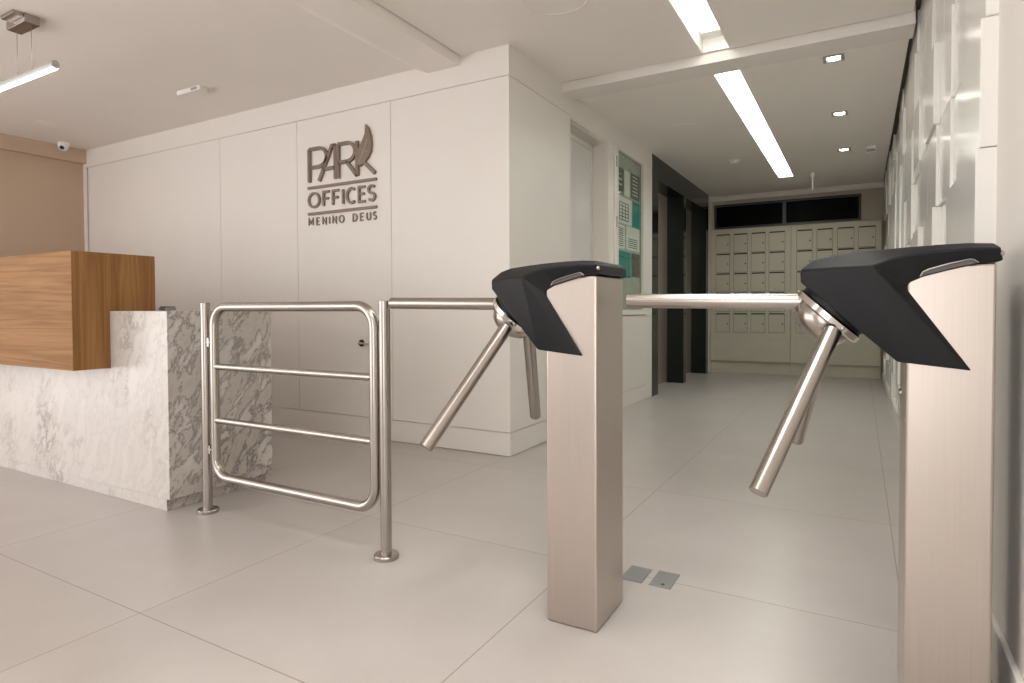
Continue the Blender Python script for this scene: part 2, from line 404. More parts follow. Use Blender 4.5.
# corridor end wall, cornice, high window
bm = bmesh.new()
box(bm, -2.2, -1.905, YB, YB+.15, 0, 2.8); box(bm, .005, .5, YB, YB+.15, 0, 2.8)
box(bm, -1.905, .005, YB, YB+.15, 0, 2.12); box(bm, -1.905, .005, YB, YB+.15, 2.478, 2.8)
struct('wall_back', bm, 'tanback', 'beige end wall of the corridor', 'wall')
struct('trim_6', one(prism, [(YB-.035, 2.602), (YB-.035, 2.575), (YB-.012, 2.535), (YB, 2.535), (YB, 2.602)], 'x', XW, .262), 'trimwhite', 'white cornice over the high window', 'trim')
w = struct('window_1', boxes((-1.905, .005, YB-.015, YB+.06, 2.45, 2.478), (-1.905, .005, YB-.015, YB+.06, 2.12, 2.148), (-1.905, -1.877, YB-.015, YB+.06, 2.148, 2.45), (-.023, .005, YB-.015, YB+.06, 2.148, 2.45), (-.965, -.92, YB-.015, YB+.06, 2.148, 2.45)), 'blackframe', 'black framed high window, dark with night', 'window', bevel=.003)
obj('window_pane', boxes((-1.877, -.965, YB+.03, YB+.036, 2.148, 2.45)), 'nightglass', w)
obj('window_pane', boxes((-.92, -.023, YB+.03, YB+.036, 2.148, 2.45)), 'nightglass', w)

# right wall: plain paint near the camera, relief tiles beyond
struct('wall_right', boxes((.312, .45, YR, 2.09, 0, 2.8), (.33, .45, 2.09, 9.65, 0, 2.8)), 'plaster', 'plain white wall beside the turnstile', 'wall')
bm = bmesh.new()
ph, pw = .345, .365
y = 2.05; col = 0
rng = random.Random(21)
depths = [.034, .045, .056, .068]
while y < 9.3:
    z = -.005 - (0 if col % 2 == 0 else 0)
    k = 0
    while z < 2.72:
        z0 = max(z, .10); z1 = min(z+ph, 2.655)
        if z1 - z0 > .02:
            dn = rng.choice(depths); df = rng.choice(depths)
            if col == 0: dn = [.050, .060, .055, .064, .056, .046, .052, .044][k % 8]
            df = dn
            # each tile a slab of its own thickness
            p = [(.33, y+.001), (.33-dn, y+.001), (.33-df, y+pw-.001), (.33, y+pw-.001)]
            lo = [bm.verts.new((a, b, z0+.0012)) for a, b in p]
            tilt = 0
            hi = [bm.verts.new((a+(tilt if i in (1, 2) else 0), b, z1-.0012)) for i, (a, b) in enumerate(p)]
            bm.faces.new(lo[::-1]); bm.faces.new(hi)
            for i in range(4): bm.faces.new([lo[i], lo[(i+1) % 4], hi[(i+1) % 4], hi[i]])
        z += ph; k += 1
    y += pw; col += 1
struct('wall_tiling', bm, 'rtile', 'glossy white relief tiles on the corridor wall', 'wall tiles', bevel=.0025, seg=1)
struct('baseboard_right', boxes((.298, .312, YR, 2.05, 0, .15), (.262, .33, 2.05, 9.45, 0, .10)), 'trimwhite', 'white baseboard along the right wall', 'baseboard', bevel=.003)

# left wall and wall behind the camera, with unseen openings added for fill light
bm = bmesh.new()
box(bm, XL-.15, XL, .5, YP+.03, 0, 2.8); box(bm, XL, -6.99, YR, YP, 2.468, 2.8)
for y in (YR, -.8): box(bm, XL-.1, XL, y, y+.06, 0, 2.468)       # posts in the opening added for fill light
struct('wall_far', bm, 'tan', 'taupe wall behind the reception desk', 'wall')
bm = bmesh.new()
box(bm, -7.3, .5, YR-.12, YR, 2.56, 2.8)
box(bm, -3.3, -1.2, YR-.12, YR, 0, 2.56)  # unseen stretch placed to tone down reflections in the steel posts
for x in (-7.06, -5.2, .26): box(bm, x-.03, x+.03, YR-.10, YR, 0, 2.56)
box(bm, -7.3, .5, YR-.10, YR, 0, .05); box(bm, -7.3, .5, YR-.10, YR, 2.1, 2.15)
struct('wall_entrance', bm, 'plaster')

# ================================================================== LIGHTS, SEEN AND ADDED
def strip(y0, y1, yd0, yd1, z, label, em='strip'):
    t = thing('ceiling_strip_light', label, 'ceiling light', ((SX0+SX1)/2, (y0+y1)/2, z+.06), 'recessed strip lights in the corridor ceiling')
    dx = (SX1-SX0)/2; hy = (y1-y0)/2; yc = (y0+y1)/2
    obj('housing', boxes((-dx, dx, -hy, hy, .03, .05), (-dx-.0, -dx+.003, -hy, hy, -.055, .03), (dx-.003, dx, -hy, hy, -.055, .03), (-dx, dx, -hy, -hy+.004, -.055, .03), (-dx, dx, hy-.004, hy, -.055, .03)), 'white', t)
    obj('diffuser', boxes((-dx+.028, dx-.004, yd0-yc, yd1-yc, .006, .03)), em, t, bevel=.006)
strip(4.50, 8.50, 4.52, 8.48, 2.602, 'long recessed strip light beyond the beam, towards the mailboxes')
strip(-1.6, 4.165, -1.5, 4.0, 2.62, 'recessed strip light on the near side of the beam, cut by the picture top', 'strip2')

def downlight(x, y, label, watts=18, z=2.602):
    t = thing('downlight', label, 'downlight', (x, y, z), 'square recessed downlights')
    ld = bpy.data.lights.new('lamp', 'SPOT'); ld.energy = watts; ld.color = (1, .955, .9); ld.spot_size = math.radians(92); ld.spot_blend = 1; ld.shadow_soft_size = .28
    lo = bpy.data.objects.new('lamp', ld); C.objects.link(lo); lo.parent = t; lo.location = (0, 0, -.03)
    bm = bmesh.new(); s, i = .062, .042
    for a in ((-s, s, -s, -i), (-s, s, i, s), (-s, -i, -i, i), (i, s, -i, i)): box(bm, a[0], a[1], a[2], a[3], -.008, 0)
    obj('trim_ring', bm, 'satin', t, bevel=.002)
    bm = bmesh.new(); lathe(bm, (0, 0, -.001), (0, 0, -1), [(0, 0), (.038, 0), (.038, .001), (.030, .006), (0, .009)], 28)
    obj('bulb', bm, 'halogen', t)
downlight(-.165, 4.62, 'square downlight closest to the beam')
downlight(-.164, 5.95, 'square downlight second from the beam')
downlight(-.158, 7.32, 'square downlight closest to the end wall, beside the little sensor box')

downlight(-.45, 2.35, 'added square downlight over the turnstiles, unseen, brightening the floor', 42, 2.62)  # this and the next two: unseen lamps added to brighten the near floor
downlight(-.45, 1.0, 'added square downlight in front of the turnstiles, unseen, brightening the floor', 105, 2.62)
downlight(-.45, -.4, 'added square downlight behind the viewer, unseen, for fill', 45, 2.62)

# glowing fill panels added out of the frame to light floor, desk and sign wall
for i, (x, y) in enumerate(((-.30, .55), (-1.9, -.9))):
    t = thing('ceiling_fill_panel', 'added square ceiling fill panel, unseen', 'ceiling light', (x, y, 2.607), 'added ceiling fill panels')
    if x > -2.3: t.location.z = 2.62
    obj('frame', boxes((-.42, .42, -.42, -.40, -.012, 0), (-.42, .42, .40, .42, -.012, 0), (-.42, -.40, -.40, .40, -.012, 0), (.40, .42, -.40, .40, -.012, 0)), 'white', t)
    obj('diffuser', boxes((-.40, .40, -.40, .40, -.009, 0)), 'front', t)

# ================================================================== TURNSTILES
def lid_mesh():
    bm = bmesh.new()
    half = {
     'A': (-.225, .062, 1.044), 'Ab': (-.224, .063, 1.014), 'E': (-.018, .136, .826), 'D': (.12, .124, .811),
     'T1': (-.198, .045, 1.070), 'B': (-.071, .144, 1.0455)}
    crease = [half['B'], (-.035, .140, 1.059), (-.002, .136, 1.067), (.05, .134, 1.073), (.113, .132, 1.0765), (.167, .130, 1.0755)]
    cut = [(.002, .1175, .988), (-.001, .1175, .998), (.006, .1175, 1.006), (.03, .1175, 1.018), (.073, .1175, 1.030), (.128, .1175, 1.043), (.173, .1195, 1.049)]
    top = [(-.150, .068, 1.079), (-.07, .095, 1.0835), (-.002, .10, 1.088), (.05, .10, 1.090), (.113, .10, 1.091), (.160, .10, 1.088)]
    V = {}
    def v(key, p, s):
        if (key, s) not in V: V[(key, s)] = bm.verts.new((p[0], p[1]*s, p[2]))
        return V[(key, s)]
    for s in (-1, 1):
        h = {k: v(k, p, s) for k, p in half.items()}
        cr = [h['B']] + [v('c%d' % i, p, s) for i, p in enumerate(crease[1:], 1)]
        ct = [v('k%d' % i, p, s) for i, p in enumerate(cut)]
        tp = [v('t%d' % i, p, s) for i, p in enumerate(top)]
        F = bm.faces.new
        for f in (F([h['A'], h['B'], h['E']]), F([h['A'], h['E'], h['Ab']]), F([h['B'], h['D'], h['E']])): f.smooth = True   # nose side
        F([h['B'], ct[0], h['D']])                             # narrow wedge beside the crease
        F([cr[0], ct[1], ct[0]]); F([cr[0], cr[1], ct[2], ct[1]]); F([cr[1], cr[2], ct[3], ct[2]])
        F([cr[2], cr[3], ct[4], ct[3]]); F([cr[3], cr[4], ct[5], ct[4]]); F([cr[4], cr[5], ct[6], ct[5]])
        F([h['A'], h['T1'], tp[0], h['B']]).smooth = True
        F([h['B'], tp[0], tp[1]]).smooth = True
        for i in range(5): F([cr[i], cr[i+1], tp[i+1], tp[i]] if i > 0 else [cr[0], cr[1], tp[1]]).smooth = True
    # fix first chamfer quad: B-c1-t1 done as triangle above
    wl = bm.edges.layers.float.new('bevel_weight_edge')
    for s in (-1, 1):
        e = bm.edges.get((V[('B', s)], V[('D', s)])); e[wl] = .8; e.smooth = False
    def pr(k): return V[(k, -1)], V[(k, 1)]
    chain = ['Ab', 'A', 'T1', 't0', 't1', 't2', 't3', 't4', 't5', 'c5', 'k6', 'k5', 'k4', 'k3', 'k2', 'k1', 'k0', 'D', 'E', 'Ab']
    for a, b in zip(chain[:-1], chain[1:]):
        a0, a1 = pr(a); b0, b1 = pr(b)
        bm.faces.new([a0, b0, b1, a1])
    return bm

AX = Vector((-.678, 0, -.735))
def make_turnstile():
    t = bpy.data.objects.new('tripod_turnstile', None); C.objects.link(t)
    obj('pedestal', boxes((0, .163, -.1145, .1145, 0, 1.045)), 'post', t, bevel=.006, seg=3)
    lid = obj('cover', lid_mesh(), 'black', t, bevel=.004, weight=True, seg=2)
    # reader slit let into the cover above the steel
    bm = bmesh.new()
    prism(bm, [(.024, 1.0185), (.029, 1.0285), (.04, 1.034), (.075, 1.0445), (.114, 1.0535), (.121, 1.052), (.129, 1.0455), (.073, 1.0325)], 'y', -.1275, -.118)
    rd = obj('reader_window', bm, 'reader', lid, bevel=.0015)
    bm = bmesh.new(); tube(bm, [(.024, -.1285, 1.019), (.029, -.1288, 1.029), (.04, -.1288, 1.0345), (.075, -.1288, 1.045), (.114, -.1288, 1.054), (.121, -.1286, 1.0525), (.129, -.128, 1.046)], .0012, 8)
    obj('reader_rim', bm, 'lockm', rd)
    # screw at the cover's end corner
    bm = bmesh.new(); lathe(bm, (.166, -.118, 1.064), (1, -.4, .3), [(0, 0), (.006, 0), (.006, .006), (.004, .008), (0, .008)], 16)
    obj('screw', bm, 'lockm', lid)
    # hub: chrome ring plate and brushed bell on a slanted axle
    a = AX.normalized(); c = Vector((-.158, 0, .936)) + a*.008
    bm = bmesh.new(); lathe(bm, c, a, [(0, -.034), (.05, -.034), (.05, -.012), (.086, -.010), (.092, -.006), (.092, .008), (.088, .012), (0, .012)], 48)
    hub = obj('hub_plate', bm, 'chrome', t)
    bm = bmesh.new(); lathe(bm, c, a, [(.052, -.036), (.087, -.034), (.087, -.011), (.052, -.012)], 48); obj('gasket', bm, 'black', hub)
    for k in range(3):
        bm = bmesh.new(); w = k*2.094+.5
        u = Vector((0, 1, 0)); n = a.cross(u)
        d = (u*math.cos(w)+n*math.sin(w))
        lathe(bm, c+d*.0925+a*.001, d, [(0, 0), (.0055, 0), (.004, .003), (0, .003)], 12)
        obj('screw', bm, 'lockm', hub)
    bm = bmesh.new(); lathe(bm, c, a, [(0, .011), (.073, .011), (.074, .018), (.071, .032), (.062, .050), (.046, .062), (.025, .069), (0, .071)], 48)
    obj('hub', bm, 'steel', t)
    ar = .021
    def arm(p, q):
        bm = bmesh.new(); tube(bm, [p, q], ar, 32, capr=.002)
        # polished end plug
        o = obj('arm', bm, 'steel', t)
    arm((-.185, 0, .9655), (-.700, 0, .972))
    e1 = Vector((-.286, -.337, .541)); s1 = Vector((-.147, -.089, .899)); s1 = s1 + (s1-e1).normalized()*-.006
    arm(s1, e1)
    e2 = Vector((-.262, .320, .536)); s2 = Vector((s1.x-.022, -s1.y, s1.z-.01))
    arm(s2, e2)
    # key lock on the passage side
    bm = bmesh.new(); lathe(bm, (0, .06, .735), (-1, 0, 0), [(0, -.002), (.010, -.002), (.010, .005), (.007, .007), (0, .007)], 20)
    obj('key_lock', bm, 'lockm', t)
    return t
t1 = make_turnstile(); t1.location = (-.824, 1.775, 0)
tag(t1, 'steel tripod turnstile with black cover in the middle, its level arm reaching the gate post', 'turnstile', 'tripod turnstiles')
t2 = copy_tree(t1); t2.location = (.0925, 1.775, 0)
t2['label'] = 'steel tripod turnstile with black cover standing against the right wall by the tiles'

# ================================================================== SWING GATE AND POST
YG = 1.783
def post_bm():
    bm = bmesh.new(); tube(bm, [(0, 0, .012), (0, 0, .982)], .0212, 36, capr=.002); return bm
def flange_bm():
    bm = bmesh.new(); lathe(bm, (0, 0, 0), (0, 0, 1), [(0, 0), (.048, 0), (.048, .013), (.045, .017), (.026, .018), (0, .018)], 40); return bm
gt = thing('swing_gate', 'tubular steel swing gate with two inner rails, hinged on a post beside the desk', 'gate', (-2.657, YG, 0))
p = obj('hinge_post', post_bm(), 'steel', gt); obj('base_flange', flange_bm(), 'steel', p)
x0, x1, z0, z1, r = .066, 1.039, .178, .962, .085
def rounded(x0, x1, z0, z1, r, n=8):
    out = []
    for cx, cz, a0 in ((x1-r, z0+r, -90), (x1-r, z1-r, 0), (x0+r, z1-r, 90), (x0+r, z0+r, 180)):
        for k in range(n+1):
            a = math.radians(a0+90*k/n); out.append((cx+r*math.cos(a), 0, cz+r*math.sin(a)))
    return out
bm = bmesh.new(); tube(bm, rounded(x0, x1, z0, z1, r), .0205, 24, closed=True)
fr = obj('gate_frame', bm, 'steel', gt)
for z in (.688, .440):
    bm = bmesh.new(); tube(bm, [(x0+.015, 0, z), (x1-.015, 0, z)], .0150, 20); obj('rail', bm, 'steel', gt)
for z in (.80, .30):
    bm = bmesh.new(); tube(bm, [(.020, -.004, z), (x0-.01, -.004, z)], .008, 12); box(bm, .026, .040, -.012, .008, z-.02, z+.02); obj('hinge', bm, 'steel', gt)
gp = thing('guard_post', 'single round steel post between the gate and the turnstile', 'post', (-1.567, YG, 0))
obj('tube', post_bm(), 'steel', gp); obj('base_flange', flange_bm(), 'steel', gp)

# ================================================================== RECEPTION DESK
ds = thing('reception_desk', 'white marble reception desk with an oak box notched into its front', 'reception desk', (-2.805, 1.69, 0))
bm = bmesh.new()
prism(bm, [(0, .058), (0, .945), (-.487, .945), (-.487, .654), (-4.1, .654), (-4.1, .058)], 'y', 0, .58)
box(bm, -4.1, -.487, .24, .58, .654, .945)
obj('marble_body', bm, 'marble', ds, bevel=.0025)
obj('plinth', boxes((-4.1, -.034, .006, .56, 0, .058)), 'marble', ds, bevel=.002)
obj('wooden_box', boxes((-4.1, -.491, -.168, .235, .657, 1.237)), 'wood', ds, bevel=.002)
gd = thing('card_device', 'little grey metal device on the marble counter behind the oak box', 'device', (-3.245, 1.96, .9465))
obj('body', boxes((-.030, .030, -.03, .03, 0, .018)), 'plate', gd, bevel=.003)
obj('top_plate', boxes((-.026, .026, -.026, .026, .018, .022)), 'black', gd)

# ================================================================== SIGN
sg = thing('wall_sign', 'bronze raised lettering with a leaf on the white panel wall', 'sign', (-3.39, YP, 1.59))
OX, OZ = -3.39, 1.59
def stroke(bm, pts, w, d0, d1, closed=False):
    """flat ribbon along pts (x,z), width w, standing out of the wall from d0 to d1"""
    kf = 1-d1/YP; P = [Vector(((-3.752+(a+3.752)*.974)*kf, .95+(b-.95)*kf)) for a, b in pts]; n = len(P); L, R = [], []
    for i, q in enumerate(P):
        if closed: a, b = P[i-1], P[(i+1) % n]; t1 = (q-a).normalized(); t2 = (b-q).normalized()
        else:
            t1 = (q-P[i-1]).normalized() if i else (P[1]-q).normalized()
            t2 = (P[i+1]-q).normalized() if i < n-1 else t1
        t = (t1+t2); t = t.normalized() if t.length > 1e-6 else t2
        nn = Vector((-t.y, t.x)); k = min(1.8, 1/max(.3, nn.dot(Vector((-t2.y, t2.x)))))
        L.append(q+nn*w/2*k); R.append(q-nn*w/2*k)
    def vv(q, d): return bm.verts.new((q.x-OX, -d, q.y-OZ))
    l0 = [vv(q, d0) for q in L]; r0 = [vv(q, d0) for q in R]; l1 = [vv(q, d1) for q in L]; r1 = [vv(q, d1) for q in R]
    m = n if closed else n-1
    for i in range(m):
        j = (i+1) % n
        bm.faces.new([l1[i], l1[j], r1[j], r1[i]]); bm.faces.new([l0[i], r0[i], r0[j], l0[j]])
        bm.faces.new([l0[i], l0[j], l1[j], l1[i]]); bm.faces.new([r0[i], r1[i], r1[j], r0[j]])
    if not closed:
        bm.faces.new([l0[0], l1[0], r1[0], r0[0]]); bm.faces.new([l0[-1], r0[-1], r1[-1], l1[-1]])
def arc(cx, cz, rx, rz, a0, a1, n=10):
    return [(cx+rx*math.cos(math.radians(a0+(a1-a0)*k/n)), cz+rz*math.sin(math.radians(a0+(a1-a0)*k/n))) for k in range(n+1)]
# glyphs in a unit box: lists of strokes
G = {
 'P': [[(0, 0), (0, 1)], [(0, 1), (.55, 1)] + arc(.55, .72, .45, .28, 90, -90)[1:] + [(0, .44)]],
 'A': [[(0, 0), (.80, 1), (1, 1)], [(1, 0), (1, 1)], [(.28, .34), (1, .34)]],
 'R': [[(0, 0), (0, 1)], [(0, 1), (.5, 1)] + arc(.5, .73, .42, .27, 90, -90)[1:] + [(0, .46)], [(.45, .46), (1, 0)]],
 'K': [[(0, 0), (0, 1)], [(.10, .52), (1, 0)], [(0.02, .45), (.20, .62)]],
 'O': [('c', arc(.5, .5, .5, .5, 0, 342, 19))],
 'F': [[(0, 0), (0, 1), (1, 1)], [(0, .52), (.85, .52)]],
 'I': [[(.5, 0), (.5, 1)]],
 'C': [arc(.6, .5, .6, .5, 52, 308, 16)],
 'E': [[(1, 1), (0, 1), (0, 0), (1, 0)], [(0, .52), (.85, .52)]],
 'S': [arc(.5, .75, .45, .25, 35, 250, 10) + arc(.5, .25, .45, .25, 90, -145, 11)],
 'M': [[(0, 0), (0, 1), (.5, .3), (1, 1), (1, 0)]],
 'N': [[(0, 0), (0, 1), (1, 0), (1, 1)]],
 'D': [('c', [(0, 0), (0, 1), (.4, 1)] + arc(.4, .5, .6, .5, 90, -90, 10)[1:-1] + [(.4, 0)])],
 'U': [[(0, 1), (0, .35)] + arc(.5, .32, .5, .32, 180, 360, 10) + [(1, .35), (1, 1)]],
}
def letter(ch, x0, x1, z0, z1, w, d):
    bm = bmesh.new()
    for s in G[ch]:
        closed = s[0] == 'c' and isinstance(s, tuple)
        pts = s[1] if closed else s
        q = [(x0+w/2+a*(x1-x0-w), z0+w/2+b*(z1-z0-w)) for a, b in pts]
        if not closed:   # straight ends run out to the box
            pass
        stroke(bm, q, w, .0, d, closed)
    obj('letter', bm, 'bronze', sg)
for ch, a, b in (('P', -3.748, -3.530), ('A', -3.640, -3.437), ('R', -3.432, -3.215), ('K', -3.236, -3.035)):
    letter(ch, a, b, 1.925, 2.203, .0255, .020)
for ch, a, b in (('O', -3.752, -3.617), ('F', -3.588, -3.508), ('F', -3.486, -3.406), ('I', -3.395, -3.345), ('C', -3.337, -3.240), ('E', -3.215, -3.135), ('S', -3.122, -3.036)):
    letter(ch, a, b, 1.733, 1.858, .018, .016)
for ch, a, b in (('M', -3.745, -3.690), ('E', -3.658, -3.622), ('N', -3.590, -3.545), ('I', -3.522, -3.506), ('N', -3.482, -3.437), ('O', -3.413, -3.357), ('D', -3.270, -3.222), ('E', -3.195, -3.158), ('U', -3.130, -3.085), ('S', -3.066, -3.028)):
    letter(ch, a, b, 1.598, 1.660, .0095, .009)
for z in (1.893, 1.692):
    bm = bmesh.new(); stroke(bm, [(-3.752, z), (-3.034, z)], .019, 0, .018); obj('bar', bm, 'bronze', sg)
# leaf growing from the K
bm = bmesh.new()
out = [(-3.215, 2.03), (-3.222, 2.09), (-3.205, 2.135), (-3.165, 2.185), (-3.140, 2.23), (-3.133, 2.30), (-3.105, 2.27), (-3.082, 2.21), (-3.075, 2.15), (-3.085, 2.095), (-3.115, 2.05), (-3.165, 2.015), (-3.195, 2.0)]
prism(bm, [((-3.752+(a+3.752)*.974)*.9935-OX, .95+(b-.95)*.9935-OZ) for a, b in out], 'y', -.022, 0)
lf = obj('leaf', bm, 'bronze', sg)
bm = bmesh.new(); stroke(bm, [(-3.205, 2.03), (-3.165, 2.085), (-3.135, 2.14), (-3.118, 2.19)], .0045, .022, .0228); stroke(bm, [(-3.170, 2.078), (-3.168, 2.13)], .003, .022, .0228); stroke(bm, [(-3.150, 2.11), (-3.115, 2.10)], .003, .022, .0228)
obj('leaf_vein', bm, 'tanback', lf)

# ================================================================== CEILING FITTINGS, LEFT SIDE
pl = thing('pendant_lamp', 'slim linear pendant lamp hung over the desk from chrome ceiling boxes', 'pendant lamp', (-4.2, 1.70, 2.607))
obj('canopy', boxes((-.075, .145, -.035, .040, -.048, 0)), 'steel', pl, bevel=.002)
obj('transformer_box', boxes((-.015, .135, -.085, -.036, -.020, 0)), 'steel', pl, bevel=.002)
zl = 2.283-2.607
bm = bmesh.new(); tube(bm, [(-1.3, 0, zl), (.400, 0, zl)], .021, 24, capr=.002)
lb = obj('lamp_body', bm, 'satin', pl)
bm = bmesh.new()
prism(bm, [(-.0135, zl-.0155), (-.0135, zl-.0225), (-.009, zl-.0245), (.009, zl-.0245), (.0135, zl-.0225), (.0135, zl-.0155)], 'x', -1.3, .392)
obj('diffuser', bm, 'lamp', lb)
for x in (-.035, .135):
    bm = bmesh.new(); tube(bm, [(x, 0, -.04), (x, 0, zl+.02)], .0016, 8); obj('wire', bm, 'lockm', pl)

cm = thing('ceiling_dome_camera', 'white dome security camera on the ceiling at the taupe wall corner', 'security camera', (-6.87, 3.13, 2.607))
bm = bmesh.new(); lathe(bm, (0, 0, 0), (0, 0, -1), [(0, 0), (.052, 0), (.052, .022), (.048, .028), (0, .028)], 32); obj('base', bm, 'white', cm)
bm = bmesh.new(); lathe(bm, (0, 0, -.03), (.55, -.6, -.5), [(0, -.02), (.03, -.018), (.046, 0), (.048, .018), (.040, .038), (.024, .049), (0, .051)], 32); hd = obj('camera_head', bm, 'white', cm)
bm = bmesh.new(); lathe(bm, Vector((0, 0, -.03))+Vector((.55, -.6, -.5)).normalized()*.044, (.55, -.6, -.5), [(0, 0), (.022, 0), (.020, .006), (.014, .009), (0, .010)], 24); obj('lens', bm, 'slot', hd)

em = thing('emergency_light', 'flat white emergency light box on the ceiling left of the sign', 'emergency light', (-4.37, 2.86, 2.607))
obj('case', boxes((-.15, .13, -.035, .035, -.034, 0)), 'white', em, bevel=.005)
obj('lens', boxes((-.135, -.06, -.037, -.034, -.026, -.010)), 'paper', em); obj('lens', boxes((.03, .10, -.037, -.034, -.026, -.010)), 'plate', em)

def ring_speaker(x, y, z, r, label):
    t = thing('ceiling_speaker', label, 'speaker', (x, y, z))
    bm = bmesh.new(); lathe(bm, (0, 0, 0), (0, 0, -1), [(0, 0), (r, 0), (r, .002), (r-.004, .005), (r-.009, .0045), (r-.010, .001), (0, .001)], 56)
    obj('bezel', bm, 'ceil', t)
    bm = bmesh.new(); lathe(bm, (0, 0, -.0012), (0, 0, -1), [(0, 0), (r-.012, 0), (r-.013, .002), (0, .002)], 48); obj('grille', bm, 'ceil', t)
ring_speaker(-1.44, 3.02, 2.62, .185, 'flush round ceiling speaker at the picture top by the wall corner')
ring_speaker(-1.42, 5.74, 2.602, .165, 'flush round ceiling speaker in the corridor beyond the beam')
ring_speaker(-6.30, 2.75, 2.607, .10, 'little flush round ceiling speaker near the dome camera')

sd = thing('smoke_detector', 'round white smoke detector on the corridor ceiling left of the strip light', 'smoke detector', (-1.235, 7.23, 2.602))
bm = bmesh.new(); lathe(bm, (0, 0, 0), (0, 0, -1), [(0, 0), (.062, 0), (.062, .012), (.056, .014), (0, .014)], 36); obj('base', bm, 'white', sd)
bm = bmesh.new(); lathe(bm, (0, 0, -.014), (0, 0, -1), [(0, 0), (.045, 0), (.043, .022), (.030, .030), (0, .032)], 36); obj('sensor_head', bm, 'white', sd)
sb = thing('ceiling_motion_sensor', 'little white box on the ceiling near the tiled wall', 'sensor', (.085, 7.32, 2.602))
obj('case', boxes((-.045, .045, -.035, .035, -.07, 0)), 'white', sb, bevel=.006); obj('lens', boxes((-.038, .038, -.037, -.034, -.062, -.034)), 'plate', sb)
sr = thing('ceiling_sprinkler_pipe', 'thin white rod hanging from the ceiling in front of the high window', 'sprinkler', (-.515, 8.38, 2.602))
bm = bmesh.new(); lathe(bm, (0, 0, 0), (0, 0, -1), [(0, 0), (.026, 0), (.024, .05), (.014, .058), (0, .058)], 24); obj('collar', bm, 'white', sr)
bm = bmesh.new(); tube(bm, [(0, 0, -.05), (0, 0, -.215)], .011, 14); obj('rod', bm, 'white', sr)

# ================================================================== NOTICE CABINET
nb = thing('notice_cabinet', 'glazed white notice cabinet with papers, set in the corridor wall', 'notice board', (XW, 5.765, 1.645))
def nbx(y0, y1, z0, z1, xa, xb): return (xa, xb, y0-5.765, y1-5.765, z0-1.645, z1-1.645)
obj('frame', boxes(nbx(5.29, 5.386, .885, 2.425, -.02, .012), nbx(6.13, 6.242, .885, 2.425, -.02, .012), nbx(5.386, 6.13, 2.405, 2.425, -.02, .012), nbx(5.386, 6.13, .885, .935, -.02, .012)), 'wall', nb, bevel=.002)
obj('backing', boxes(nbx(5.386, 6.13, .935, 2.405, -.034, -.026)), 'board', nb)
obj('glass_door', boxes(nbx(5.386, 6.13, .935, 2.405, -.004, .0)), 'glass', nb)
for z in (2.28, 1.735):
    bm = bmesh.new(); tube(bm, [(.016, 5.325-5.765, z-.05-1.645), (.016, 5.325-5.765, z+.05-1.645)], .006, 12); obj('hinge', bm, 'lockm', nb)
XS = XW-.0255
def sheet(y0, y1, z0, z1, mat, label, marks=()):
    t = thing('paper_sheet', label, 'paper sheet', (XS, (y0+y1)/2, (z0+z1)/2), 'sheets in the notice cabinet')
    hy, hz = (y1-y0)/2, (z1-z0)/2
    obj('page', boxes((0, .0015, -hy, hy, -hz, hz)), mat, t)
    if 0 < len(marks) <= 3:
        for (a, b, c, d) in marks:
            obj('print_block', boxes((.0015, .0022, -hy+a*2*hy, -hy+b*2*hy, -hz+c*2*hz, -hz+d*2*hz)), 'ink' if mat in ('paper', 'teal') else 'paper', t)
    elif marks:
        bm = bmesh.new()
        for (a, b, c, d) in marks: box(bm, .0015, .0022, -hy+a*2*hy, -hy+b*2*hy, -hz+c*2*hz, -hz+d*2*hz)
        obj('print', bm, 'ink' if mat in ('paper', 'teal') else 'paper', t)
lines = [(.15, .85, .1+.09*k, .135+.09*k) for k in range(9)]
table = [(.22, .80, .12+.13*k, .15+.13*k) for k in range(6)] + [(.22+.18*k, .25+.18*k, .12, .80) for k in range(4)]
sheet(5.40, 5.63, 2.02, 2.27, 'darkpaper', 'dark printed sheet at the top left of the notice cabinet', [(.25, .75, .55, .60), (.25, .75, .35, .40), (.3, .7, .75, .78)])
sheet(5.645, 5.80, 2.03, 2.27, 'paper', 'blank white sheet between two dark sheets in the top row', ())
sheet(5.83, 6.10, 2.03, 2.28, 'darkpaper', 'dark sheet with pale lines at the top right of the notice cabinet', [(.2, .8, .15+.14*k, .19+.14*k) for k in range(6)])
sheet(5.40, 5.86, 1.755, 2.005, 'paper', 'wide white sheet with a printed table in the second row', table)
sheet(5.885, 6.11, 1.755, 2.015, 'teal', 'small teal sheet right of the printed table', [(.1, .9, .85, .92)])
sheet(5.40, 5.655, 1.515, 1.74, 'paper', 'white sheet with text lines at the left of the third row', lines)
sheet(5.70, 6.10, 1.52, 1.745, 'paper', 'white sheet with a dark slanting corner at the right of the third row', lines[:5])
sheet(5.40, 5.83, 1.245, 1.495, 'teal', 'large teal sheet at the lowest row of the notice cabinet', [(.15, .6, .75, .8)])
sheet(5.86, 6.11, 1.26, 1.495, 'darkpaper', 'dark brown sheet right of the large teal sheet', ())

